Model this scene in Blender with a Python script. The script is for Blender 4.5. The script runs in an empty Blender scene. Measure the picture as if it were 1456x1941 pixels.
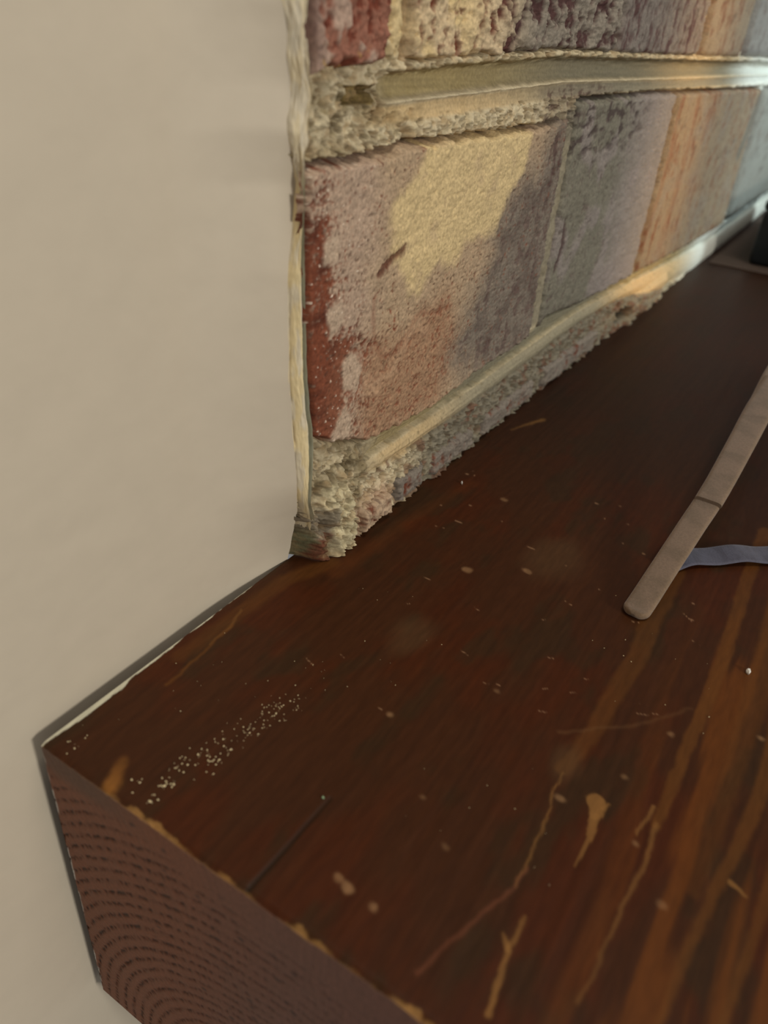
import bpy, math, random
import numpy as np
from mathutils import Vector, Matrix

sc = bpy.context.scene
MM = 0.001

# ------------------------------------------------------------------ camera
cam_data = bpy.data.cameras.new('camera')
cam = bpy.data.objects.new('camera', cam_data)
sc.collection.objects.link(cam)
cam.location = (-0.04736759, -0.09208822, 0.11047705)
cam.rotation_euler = (math.radians(57.08254138), math.radians(-4.19598415), math.radians(-57.48460421))
cam_data.sensor_fit = 'HORIZONTAL'
cam_data.sensor_width = 36.0
cam_data.lens = 36.0 * 1438.81223 / 1456.0
cam_data.clip_start = 0.005
cam_data.clip_end = 50
cam_data.dof.use_dof = True
cam_data.dof.focus_distance = 0.185
cam_data.dof.aperture_fstop = 22.0
sc.camera = cam

# ------------------------------------------------------------------ world and lamps
world = bpy.data.worlds.new('room_ambient')
sc.world = world
world.use_nodes = True
bg = world.node_tree.nodes['Background']
bg.inputs[0].default_value = (0.95, 0.95, 0.96, 1)
bg.inputs[1].default_value = 0.20


def area_lamp(name, loc, target, size, size_y, power, color, spread=180):
    d = bpy.data.lights.new(name, 'AREA')
    d.shape = 'RECTANGLE'
    d.size = size
    d.size_y = size_y
    d.energy = power
    d.color = color
    d.spread = math.radians(spread)
    o = bpy.data.objects.new(name, d)
    sc.collection.objects.link(o)
    o.location = loc
    dirv = Vector(target) - Vector(loc)
    o.rotation_euler = dirv.to_track_quat('-Z', 'Y').to_euler()
    return o


# the table lamp across the room, low and to the front, and the ceiling lamp
area_lamp('table_lamp', (-0.12, -0.95, 0.30), (0.03, 0, 0.03), 0.16, 0.16, 4.3, (1.0, 0.98, 0.93))
area_lamp('ceiling_lamp', (0.10, -0.32, 0.95), (0.05, 0, 0.03), 0.25, 0.25, 2.6, (1.0, 0.96, 0.88))
# a cool lamp and a narrow-beamed amber lamp further along the shelf
area_lamp('cool_lamp', (0.66, -0.34, 0.30), (0.56, 0, 0.04), 0.16, 0.16, 0.40, (0.74, 0.92, 1.0), 75)
area_lamp('amber_lamp', (0.36, -0.40, 0.20), (0.322, 0, 0.115), 0.05, 0.22, 0.040, (1.0, 0.60, 0.20), 20)

vs = sc.view_settings
vs.view_transform = 'Standard'
vs.look = 'None'
vs.gamma = 1.0
vs.use_curve_mapping = False
vs.exposure = 0.0

# ------------------------------------------------------------------ numpy noise
rng = np.random.RandomState(7)
PERM = rng.permutation(512)
ANG = rng.rand(512) * 2 * np.pi
GX, GY = np.cos(ANG), np.sin(ANG)


def perlin(x, y, seed=0):
    x = np.asarray(x, float) + seed * 17.31
    y = np.asarray(y, float) + seed * 9.77
    xi = np.floor(x).astype(int)
    yi = np.floor(y).astype(int)
    xf, yf = x - xi, y - yi
    u = xf * xf * xf * (xf * (xf * 6 - 15) + 10)
    v = yf * yf * yf * (yf * (yf * 6 - 15) + 10)

    def g(ix, iy, dx, dy):
        h = PERM[(PERM[ix % 512] + iy) % 512]
        return GX[h] * dx + GY[h] * dy
    a = g(xi, yi, xf, yf)
    b = g(xi + 1, yi, xf - 1, yf)
    c = g(xi, yi + 1, xf, yf - 1)
    d = g(xi + 1, yi + 1, xf - 1, yf - 1)
    return (a + (b - a) * u + (c + (d - c) * u - a - (b - a) * u) * v) * 1.4


def fbm(x, y, s, octaves=4, seed=0, sy=None):
    """s, sy = feature size in mm along both axes"""
    sy = s if sy is None else sy
    out = 0
    amp, tot = 1.0, 0
    for i in range(octaves):
        out = out + amp * perlin(x / s * 2 ** i, y / sy * 2 ** i, seed + i * 3.7)
        tot += amp
        amp *= 0.55
    return out / tot * 1.3


def ridged(x, y, s, octaves=3, seed=0, sy=None):
    sy = s if sy is None else sy
    out, amp, tot = 0, 1.0, 0
    for i in range(octaves):
        out = out + amp * (1 - 2 * np.abs(perlin(x / s * 2 ** i, y / sy * 2 ** i, seed + i * 5.1)))
        tot += amp
        amp *= 0.5
    return out / tot


def ss(a, b, x):
    t = np.clip((x - a) / (b - a), 0, 1)
    return t * t * (3 - 2 * t)


def lerp_col(c, target, m):
    m = np.asarray(m)[..., None]
    return c * (1 - m) + np.asarray(target) * m


def poly_sd(px, py, poly):
    """signed distance to a closed polygon, positive inside"""
    P = np.array(poly, float)
    d = np.full(px.shape, 1e9)
    inside = np.zeros(px.shape, bool)
    n = len(P)
    for i in range(n):
        a, b = P[i], P[(i + 1) % n]
        e = b - a
        wx, wy = px - a[0], py - a[1]
        t = np.clip((wx * e[0] + wy * e[1]) / (e @ e + 1e-9), 0, 1)
        d = np.minimum(d, np.hypot(wx - t * e[0], wy - t * e[1]))
        c = ((a[1] > py) != (b[1] > py)) & (px < (b[0] - a[0]) * (py - a[1]) / (b[1] - a[1] + 1e-12) + a[0])
        inside ^= c
    return np.where(inside, d, -d)


def line_d(px, py, pts):
    """distance to an open polyline and the parameter 0..1 along it"""
    P = np.array(pts, float)
    d = np.full(px.shape, 1e9)
    tt = np.zeros(px.shape)
    n = len(P) - 1
    for i in range(n):
        a, b = P[i], P[i + 1]
        e = b - a
        wx, wy = px - a[0], py - a[1]
        t = np.clip((wx * e[0] + wy * e[1]) / (e @ e + 1e-9), 0, 1)
        q = np.hypot(wx - t * e[0], wy - t * e[1])
        k = q < d
        d = np.where(k, q, d)
        tt = np.where(k, (i + t) / n, tt)
    return d, tt


LIT = 0.74


def S(r, g, b, k=LIT):
    """albedo from a colour seen in the room (sRGB 0-255) under its light level k"""
    c = np.array([r, g, b]) / 255.0
    return np.where(c <= 0.04045, c / 12.92, ((c + 0.055) / 1.055) ** 2.4) / k


# ------------------------------------------------------------------ mesh helpers
def link(o, parent=None):
    sc.collection.objects.link(o)
    if parent is not None:
        o.parent = parent
    return o


def grid_arrays(P, keep=None):
    """P (m,n,3) -> verts, quads"""
    m, n = P.shape[:2]
    idx = np.arange(m * n).reshape(m, n)
    q = np.stack([idx[:-1, :-1], idx[1:, :-1], idx[1:, 1:], idx[:-1, 1:]], -1)
    if keep is not None:
        k = keep[:-1, :-1] | keep[1:, :-1] | keep[1:, 1:] | keep[:-1, 1:]
        q = q[k]
    return P.reshape(-1, 3), q.reshape(-1, 4)


def make_mesh(name, parts, mats, parent=None, smooth=True):
    """parts: list of (verts, quads, colours, material index); coordinates in mm"""
    V, F, Cc, M, off = [], [], [], [], 0
    for v, q, c, mi in parts:
        used = np.zeros(len(v), bool)
        used[q.ravel()] = True
        remap = np.cumsum(used) - 1
        V.append(v[used] * MM)
        F.append(remap[q] + off)
        Cc.append(np.broadcast_to(c.reshape(-1, 3) if c.ndim > 1 else c, (len(v), 3))[used])
        M.append(np.full(len(q), mi))
        off += int(used.sum())
    V, F, Cc, M = np.concatenate(V), np.concatenate(F), np.concatenate(Cc), np.concatenate(M)
    me = bpy.data.meshes.new(name)
    me.vertices.add(len(V))
    me.vertices.foreach_set('co', V.astype(np.float32).ravel())
    me.loops.add(len(F) * 4)
    me.loops.foreach_set('vertex_index', F.astype(np.int32).ravel())
    me.polygons.add(len(F))
    me.polygons.foreach_set('loop_start', (np.arange(len(F)) * 4).astype(np.int32))
    me.polygons.foreach_set('loop_total', np.full(len(F), 4, np.int32))
    me.polygons.foreach_set('material_index', M.astype(np.int32))
    me.polygons.foreach_set('use_smooth', np.full(len(F), smooth))
    at = me.color_attributes.new('Col', 'FLOAT_COLOR', 'POINT')
    at.data.foreach_set('color', np.concatenate([np.clip(Cc, 0, 1), np.ones((len(Cc), 1))], 1).astype(np.float32).ravel())
    me.update(calc_edges=True)
    me.validate()
    for m in mats:
        me.materials.append(m)
    return link(bpy.data.objects.new(name, me), parent)


def struct(o, label):
    o['kind'] = 'structure'
    o['label'] = label
    return o


def tag(o, label, cat, group=None, kind=None):
    o['label'] = label
    o['category'] = cat
    if group:
        o['group'] = group
    if kind:
        o['kind'] = kind
    return o


# ------------------------------------------------------------------ materials
def mat(name, color=None, rough=0.9, spec=0.25, vary=0.15, vscale=900, bump=0.0, bscale=1500, bstretch=(1, 1, 1),
        sheen=0.0, vcol=False, coat=0.0, bdist=0.0002):
    m = bpy.data.materials.new(name)
    m.use_nodes = True
    nt = m.node_tree
    b = nt.nodes['Principled BSDF']
    b.inputs['Roughness'].default_value = rough
    b.inputs['Specular IOR Level'].default_value = spec
    if sheen:
        b.inputs['Sheen Weight'].default_value = sheen
    if coat:
        b.inputs['Coat Weight'].default_value = coat
        b.inputs['Coat Roughness'].default_value = 0.3
    tc = nt.nodes.new('ShaderNodeTexCoord')
    mp = nt.nodes.new('ShaderNodeMapping')
    mp.inputs['Scale'].default_value = bstretch
    nt.links.new(tc.outputs['Object'], mp.inputs[0])
    if vcol:
        src = nt.nodes.new('ShaderNodeVertexColor')
        src.layer_name = 'Col'
    else:
        src = nt.nodes.new('ShaderNodeRGB')
        src.outputs[0].default_value = (*color, 1)
    n1 = nt.nodes.new('ShaderNodeTexNoise')
    n1.inputs['Scale'].default_value = vscale
    n1.inputs['Detail'].default_value = 3
    nt.links.new(mp.outputs[0], n1.inputs['Vector'])
    mr = nt.nodes.new('ShaderNodeMapRange')
    mr.inputs['From Min'].default_value = 0.3
    mr.inputs['From Max'].default_value = 0.7
    mr.inputs['To Min'].default_value = 1 - vary
    mr.inputs['To Max'].default_value = 1 + vary
    nt.links.new(n1.outputs['Fac'], mr.inputs['Value'])
    mul = nt.nodes.new('ShaderNodeVectorMath')
    mul.operation = 'SCALE'
    nt.links.new(src.outputs[0], mul.inputs[0])
    nt.links.new(mr.outputs[0], mul.inputs['Scale'])
    nt.links.new(mul.outputs[0], b.inputs['Base Color'])
    if bump:
        n2 = nt.nodes.new('ShaderNodeTexNoise')
        n2.inputs['Scale'].default_value = bscale
        n2.inputs['Detail'].default_value = 4
        nt.links.new(mp.outputs[0], n2.inputs['Vector'])
        bp = nt.nodes.new('ShaderNodeBump')
        bp.inputs['Strength'].default_value = bump
        bp.inputs['Distance'].default_value = bdist
        nt.links.new(n2.outputs['Fac'], bp.inputs['Height'])
        nt.links.new(bp.outputs[0], b.inputs['Normal'])
    return m


m_brick = mat('limewashed_brick', vcol=True, rough=0.85, spec=0.3, vary=0.22, vscale=1300, bump=0.6, bscale=1600)
m_mortar = mat('lime_mortar', vcol=True, rough=0.92, spec=0.2, vary=0.15, vscale=1200, bump=0.45, bscale=1800)
m_filler = mat('cream_filler', vcol=True, rough=0.7, spec=0.3, vary=0.06, vscale=500, bump=0.25, bscale=900)
m_plaster = mat('painted_plaster', vcol=True, rough=0.6, spec=0.25, vary=0.015, vscale=160, bump=0.35, bscale=170, bdist=0.0003)
m_wood = mat('stained_wood', vcol=True, rough=0.5, spec=0.14, vary=0.12, vscale=900, bstretch=(0.25, 1, 1), bump=0.12, bscale=700)
m_end = mat('stained_end_grain', vcol=True, rough=0.6, spec=0.3, vary=0.14, vscale=1400, bump=0.3, bscale=1200)

# ------------------------------------------------------------------ brickwork measurements (mm)
XN = 70.0


def xsteps(x0, x1, d0):
    xs = [x0]
    while xs[-1] < x1:
        xs.append(xs[-1] + d0 * max(1.0, xs[-1] / XN) ** 1.25)
    xs[-1] = x1
    return np.array(xs)


def brick_left(z):
    return np.interp(z, [0, 12, 20, 34, 50, 73, 90, 99, 105, 112, 125, 400], [72, 69, 66.5, 67, 64.3, 62.8, 62.4, 64, 63, 62.5, 62.5, 62.5])


UP_T = ([60, 70, 90, 120, 167, 280, 480, 1000], [100, 103, 103.3, 105.0, 106.6, 106.8, 107.5, 107.5])
UP_B = ([60, 75, 96, 158, 168, 182, 190, 270, 500, 1000], [89.6, 89.6, 90.8, 90.6, 91.0, 92.5, 96.2, 96.4, 94.6, 94.6])
UP_R = ([60, 85, 110, 178, 290, 500, 1000], [97.5, 97.5, 98.4, 100.3, 100.2, 100.3, 100.3])
LO_T = ([60, 67, 75, 88, 114, 144, 184, 197, 232, 293, 400, 480, 1000], [36, 36, 32, 27, 24.6, 26.3, 26.5, 30, 26.8, 24.4, 19.5, 17.5, 17.5])
LO_G = ([60, 104, 146, 184, 233, 300, 400, 470, 1000], [20.5, 21.2, 21.2, 22.4, 23.6, 20.5, 14, 11, 11])
LO_B = ([60, 85, 110, 137, 187, 236, 290, 360, 450, 1000], [18.4, 17.6, 16.4, 15.8, 16.6, 18.2, 16, 6, -2, -2])


def ip(x, t):
    return np.interp(x, t[0], t[1])


UPLO = 88.0


def mortar_height(X, Z):
    rough = 0.9 * fbm(X, Z, 4.5, 4, 3) + 0.9 * np.maximum(0, ridged(X, Z, 3.2, 3, 9)) - 0.3
    fine = 0.10 * fbm(X, Z, 1.2, 3, 5)
    H = np.full(X.shape, 2.6) + 0.5 * rough
    # ---- upper bed joint
    wob = 0.35 * fbm(X, Z * 0, 9, 3, 21)
    zt, zb, zr = ip(X, UP_T), ip(X, UP_B), ip(X, UP_R) + wob * 0.5
    t = np.clip((Z - zr) / (zt - zr), 0, 1)
    band1 = 6.6 - 1.9 * np.sin(np.pi * np.clip(t * 1.05, 0, 1)) ** 0.8 + 0.25 * fbm(X, Z, 14, 2, 2, 1.2)
    lip = 2.6 * ss(0.72, 0.98, t + 0.12 * fbm(X, Z, 3, 3, 31))
    band1 = band1 + lip + lip * 0.35 * rough
    t2 = np.clip((zr - Z) / 3.6, 0, 1)
    band2 = 6.9 + 0.5 * t2 + 0.15 * fbm(X, Z, 16, 2, 4, 0.9)
    crumb = 8.1 + 1.0 * rough
    cr = ss(3.0, 4.4, zr - Z + 0.8 * fbm(X, Z, 3.5, 3, 41))
    low = band2 * (1 - cr) + crumb * cr
    ridge = 0.9 * np.exp(-((Z - zr) / 0.45) ** 2) * (1 + 0.5 * fbm(X, Z, 4, 2, 8))
    up = np.where(Z > zr, band1, low) + ridge
    rough_left = 6.6 + 1.7 * rough + 1.0 * ss(93, 89, Z)
    k = ss(83, 90, X + 2.0 * fbm(X, Z, 5, 3, 6) - 14 * ss(zr - 1.0, zr - 1.8, Z) * ss(70, 84, X))
    up = rough_left * (1 - k) + up * k
    # rectangular socket left by a lost pebble of mortar
    sd = np.minimum(np.minimum(X - 74.6, 84.6 - X), np.minimum(Z - 97.6, 100.6 - Z)) + 0.25 * fbm(X, Z, 2, 2, 77)
    up = up * (1 - ss(-0.1, 0.35, sd)) + 4.6 * ss(-0.1, 0.35, sd)
    edge = np.minimum(zt + 1.2 - Z, Z - zb) + 0.8 * fbm(X, Z, 3.5, 3, 12) + 0.3 * fbm(X, Z, 1.1, 2, 13)
    m = ss(-0.35, 0.5, edge)
    H = H * (1 - m) + up * m
    # ---- lower bed joint and the broken course under it
    wob = 0.4 * fbm(X, Z * 0, 12, 3, 61)
    lt, lg, lb = ip(X, LO_T), ip(X, LO_G) + wob, ip(X, LO_B) + wob
    t = np.clip((Z - lg) / (lt - lg), 0, 1)
    top = 5.6 + 2.0 * t + 0.3 * fbm(X, Z, 12, 2, 62, 1.0) - 0.6 * np.exp(-((Z - lg - .5) / 0.5) ** 2)
    t = np.clip((lg - Z) / np.maximum(lg - lb, 1), 0, 1)
    bead = 6.5 + 1.9 * np.sin(np.pi * np.clip(t * 0.8 + 0.08, 0, 1)) + 0.22 * fbm(X, Z, 15, 2, 63, 0.8)
    crumb = 8.3 + 1.5 * rough - 1.4 * ss(5, 0, Z) * fbm(X, Z, 5, 2, 64) - 0.8 * ss(lb, lb - 3, Z)
    lo = np.where(Z > lg, top, bead)
    cr = ss(0.0, 1.2, lb - Z + 0.9 * fbm(X, Z, 3.5, 3, 65))
    lo = lo * (1 - cr) + crumb * cr
    k = ss(82, 96, X + 4 * fbm(X, Z, 6, 3, 66) - 8 * ss(20, 17, Z) + 3 * ss(24, 27, Z))
    left = 6.9 + 1.9 * rough
    clump = poly_sd(X + 0.8 * fbm(X, Z, 3, 2, 68), Z + 0.8 * fbm(X, Z, 3, 2, 69),
                    [(71, 24), (78, 24), (84, 12), (85.5, -3), (77.3, -3), (75, 8), (70, 18)])
    left = left + 2.3 * ss(-0.6, 1.6, clump) - 1.5 * ss(0.3, -1.0, np.abs(clump + 1.2) - 0.5) * ss(-3, 0, clump + 2)
    lo = left * (1 - k) + lo * k
    hole = np.hypot((X - 300) / 9, (Z - 6) / 3.5)
    lo = lo - 6 * ss(1.1, 0.6, hole) + 2.2 * ss(303, 309, X) * ss(372, 365, X) * ss(13, 10, Z)
    m = ss(-0.35, 0.6, lt - Z + 0.6 * fbm(X, Z, 3.5, 3, 67) + 0.3 * fbm(X, Z, 1.0, 2, 71))
    H = H * (1 - m) + lo * m
    # ---- vertical joints
    for x0, x1, z0, z1, hh in VJ:
        xm = (x0 + x1) / 2 + 0.8 * fbm(Z, X * 0, 20, 2, x0) + (60 - Z) * 0.03
        e = (x1 - x0) / 2 - np.abs(X - xm) + 0.5 * fbm(X, Z, 4, 3, x0)
        vj = hh + 0.5 * rough
        m = ss(-0.5, 0.6, e) * ss(z0 - 2, z0, Z) * ss(z1 + 2, z1, Z)
        H = H * (1 - m) + np.maximum(vj, 0) * m
    # ---- plain joints of the courses above
    for zc in (178.0, 261.0, 344.0):
        m = ss(7.5, 5.5, np.abs(Z - zc) + 0.6 * fbm(X, Z, 6, 3, zc))
        H = H * (1 - m) + (7.0 + 0.6 * rough) * m
    pit, cz_ = mortar_pits(X, Z)
    return H + fine - 1.5 * pit * cz_ + 0.5 * cz_ * np.maximum(0, fbm(X, Z, 1.1, 2, 93))


def mortar_pits(X, Z):
    cz_ = np.maximum(ss(3.0, 4.6, ip(X, UP_R) - Z + 0.8 * fbm(X, Z, 4, 2, 94)) * ss(UPLO, UPLO + 2, Z), ss(0.5, -1.0, Z - ip(X, LO_B)))
    cz_ = np.maximum(cz_, ss(92, 86, X) * np.maximum(ss(36, 31, Z), ss(88, 91, Z)))
    cz_ = np.maximum(cz_, ss(1.8, 0.8, np.abs(Z - ip(X, UP_T))))
    pit = ss(0.16, 0.42, fbm(X, Z, 1.7, 3, 91)) + 0.8 * ss(0.2, 0.4, fbm(X, Z, 3.6, 3, 92))
    return pit, cz_


# vertical joints: x0, x1, z0, z1, height
VJ = [(182, 191, 28, 94, 7.9), (297, 305, 20, 94, 7.2), (497, 507, 20, 94, 7.0), (720, 730, 20, 94, 7.0),
      (86, 92, 105, 172, 8.2), (208, 214, 108, 172, 6.2), (314, 322, 108, 172, 7), (402, 411, 108, 172, 7), (622, 632, 108, 172, 7)]

CREAM = S(190, 166, 120)
PALE = S(180, 165, 134)
OLIVE = S(134, 118, 80)
TAN = S(176, 150, 108)
GREY = S(112, 106, 92)
MAUVE = S(98, 86, 75)
RED = S(110, 59, 38)
DEEP = S(84, 42, 26)
MAROON = S(70, 46, 42)
PINK = S(160, 136, 114)
BEIGE = S(158, 134, 106)


def mortar_colour(X, Z):
    c = np.broadcast_to(PALE, X.shape + (3,)).copy()
    n1 = fbm(X, Z, 7, 4, 101)
    n2 = fbm(X, Z, 2.2, 3, 102)
    c = lerp_col(c, S(160, 142, 108), ss(-0.1, 0.4, n1) * 0.7)
    c = lerp_col(c, OLIVE * 0.8, ss(0.25, 0.55, n2) * 0.55)
    # upper joint bands
    zt, zb, zr = ip(X, UP_T), ip(X, UP_B), ip(X, UP_R)
    k = ss(84, 92, X)
    b1 = k * ss(zr, zr + 0.8, Z) * ss(zt + .3, zt - 0.9, Z + 0.5 * n2)
    c = lerp_col(c, OLIVE * (1.15 + 0.25 * fbm(X, Z, 30, 2, 103, 1.0)[..., None]), b1 * 0.9)
    b2 = ss(78, 90, X) * ss(zr - 0.3, zr - 0.9, Z) * ss(zr - 4.2, zr - 3.2, Z)
    c = lerp_col(c, TAN, b2 * 0.85)
    c = lerp_col(c, S(116, 110, 93), (b1 * 0.9 + b2) * ss(115, 190, X) * 0.9)
    c = lerp_col(c, PALE, np.exp(-((Z - zr) / 0.6) ** 2) * k * 0.8)
    # socket
    sd = np.minimum(np.minimum(X - 74.6, 84.6 - X), np.minimum(Z - 97.6, 100.6 - Z))
    c = lerp_col(c, S(118, 98, 58), ss(-0.3, 0.1, sd))
    # lower joint
    lt, lg, lb = ip(X, LO_T), ip(X, LO_G), ip(X, LO_B)
    kk = ss(86, 98, X)
    u = kk * ss(lg - 0.3, lg + .4, Z) * ss(lt + 2, lt, Z)
    c = lerp_col(c, OLIVE * 1.1, u * 0.85)
    l = kk * ss(lg, lg - .6, Z) * ss(lb - 1, lb, Z)
    c = lerp_col(c, TAN * 0.95, l * 0.8)
    g = (u + l) * ss(108, 150, X) * ss(300, 250, X)
    c = lerp_col(c, S(122, 117, 99), g * 0.8)
    # rubble below the joint: grey wash with brick red showing
    low = ss(lb + 0.6, lb - 0.6, Z)
    c = lerp_col(c, S(98, 92, 79), low * ss(98, 128, X) * ss(420, 330, X) * 0.88)
    rr = low * ss(82, 88, X) * ss(0.12, 0.3, fbm(X, Z, 6, 3, 107) + 0.25 * ss(9, 3, Z) * ss(170, 120, X))
    c = lerp_col(c, RED * 0.7, rr * 0.6)
    c = lerp_col(c, S(178, 150, 122), low * ss(80, 84, X) * ss(104, 96, X) * ss(14, 9, Z) * 0.7)
    # white clump in the corner, dirty ring round it, red chip under the plaster edge
    left = ss(94, 86, X) * ss(36, 30, Z)
    c = lerp_col(c, S(122, 106, 76), left * ss(0.05, 0.35, fbm(X, Z, 5, 3, 109)) * 0.8)
    c = lerp_col(c, S(108, 94, 66), left * np.exp(-((Z - 22) / 2.5) ** 2) * 0.6)
    clump = poly_sd(X, Z, [(71, 23), (78, 22), (84, 12), (85.5, -3), (77.3, -3), (75, 8), (70, 18)])
    c = lerp_col(c, S(190, 176, 140), ss(-0.8, 0.8, clump + n2) * 0.9)
    c = lerp_col(c, RED * 0.7, ss(76, 74.5, X) * ss(9.5, 7, Z + 2.5 * n2) * 0.95)
    c = lerp_col(c, S(120, 108, 92), ss(76, 74.5, X) * ss(7, 9, Z + 2.5 * n2) * ss(18, 14, Z) * 0.8)
    c = lerp_col(c, S(92, 96, 70), ss(71.6, 70.8, X + 0.8 * n2) * ss(12, 8, Z) * 0.8)
    c = lerp_col(c, S(30, 28, 24), ss(1.1, 0.7, np.hypot((X - 300) / 9, (Z - 6) / 3.5)))  # hole painted near-black, its shade put into the colour
    # pits and small flecks coloured darker brown, tan blotches between them
    pit, cz_ = mortar_pits(X, Z)
    c = lerp_col(c, S(92, 74, 50), np.clip(pit * cz_, 0, 1) * 0.6)
    c = lerp_col(c, S(150, 124, 88), cz_ * np.maximum(ss(125, 98, X), ss(40, 50, Z)) * ss(-0.05, 0.35, fbm(X, Z, 3.0, 4, 112)) * 0.5)
    pits = ss(0.35, 0.55, fbm(X, Z, 1.6, 3, 111))
    c = lerp_col(c, S(96, 84, 60), pits * 0.5 * (1 - b1) * (1 - b2))
    c = lerp_col(c, S(196, 198, 188), ss(380, 460, X) * 0.8)  # cool light on the far mortar put into its colour as white
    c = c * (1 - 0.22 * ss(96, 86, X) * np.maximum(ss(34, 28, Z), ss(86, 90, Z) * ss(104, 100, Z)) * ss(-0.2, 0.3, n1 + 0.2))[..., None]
    # grey wash and maroon flecks near the joint of the two long bricks
    mf = ss(155, 172, X) * ss(235, 205, X) * ss(84, 88, Z) * ss(101, 97, Z)
    c = lerp_col(c, S(112, 100, 84), mf * 0.6)
    c = lerp_col(c, MAROON, mf * ss(0.1, 0.3, fbm(X, Z, 4, 3, 114, 2.5)) * 0.7)
    # vertical joints carry the cream wash or the grey one
    c = lerp_col(c, S(100, 78, 56), ss(293, 296, X) * ss(310, 306, X) * ss(24, 28, Z) * ss(95, 92, Z) * 0.9)
    c = lerp_col(c, CREAM * 0.95, ss(85, 87, X) * ss(94, 92, X) * ss(104, 107, Z) * 0.8)
    c = lerp_col(c, S(98, 92, 79), ss(181, 184, X) * ss(196, 190, X) * ss(28, 32, Z) * ss(95, 92, Z) * 0.7)
    return c


# ------------------------------------------------------------------ brick wall
xs = xsteps(58.0, 1100.0, 0.26)
zs = np.concatenate([np.arange(0.15, 30, 0.22), np.arange(30, 88, 0.5), np.arange(88, 110, 0.2), np.arange(110, 140, 0.5), np.arange(140, 400, 1.5)])
X, Z = np.meshgrid(xs, zs, indexing='ij')
H = mortar_height(X, Z)
lefte = ss(brick_left(Z) - 1.5, brick_left(Z) + 1.2, X + 0.6 * fbm(X, Z, 3, 3, 200))
H = H * lefte - 1.0 * (1 - lefte)
P = np.stack([X, -H, Z], -1)
vq = grid_arrays(P, keep=(lefte > 0.75) | ((Z < 14) & (lefte > 0.01)))
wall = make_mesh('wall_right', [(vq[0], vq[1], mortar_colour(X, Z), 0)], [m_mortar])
struct(wall, 'exposed brick wall of cream and grey lime mortar joints above the shelf')


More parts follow.
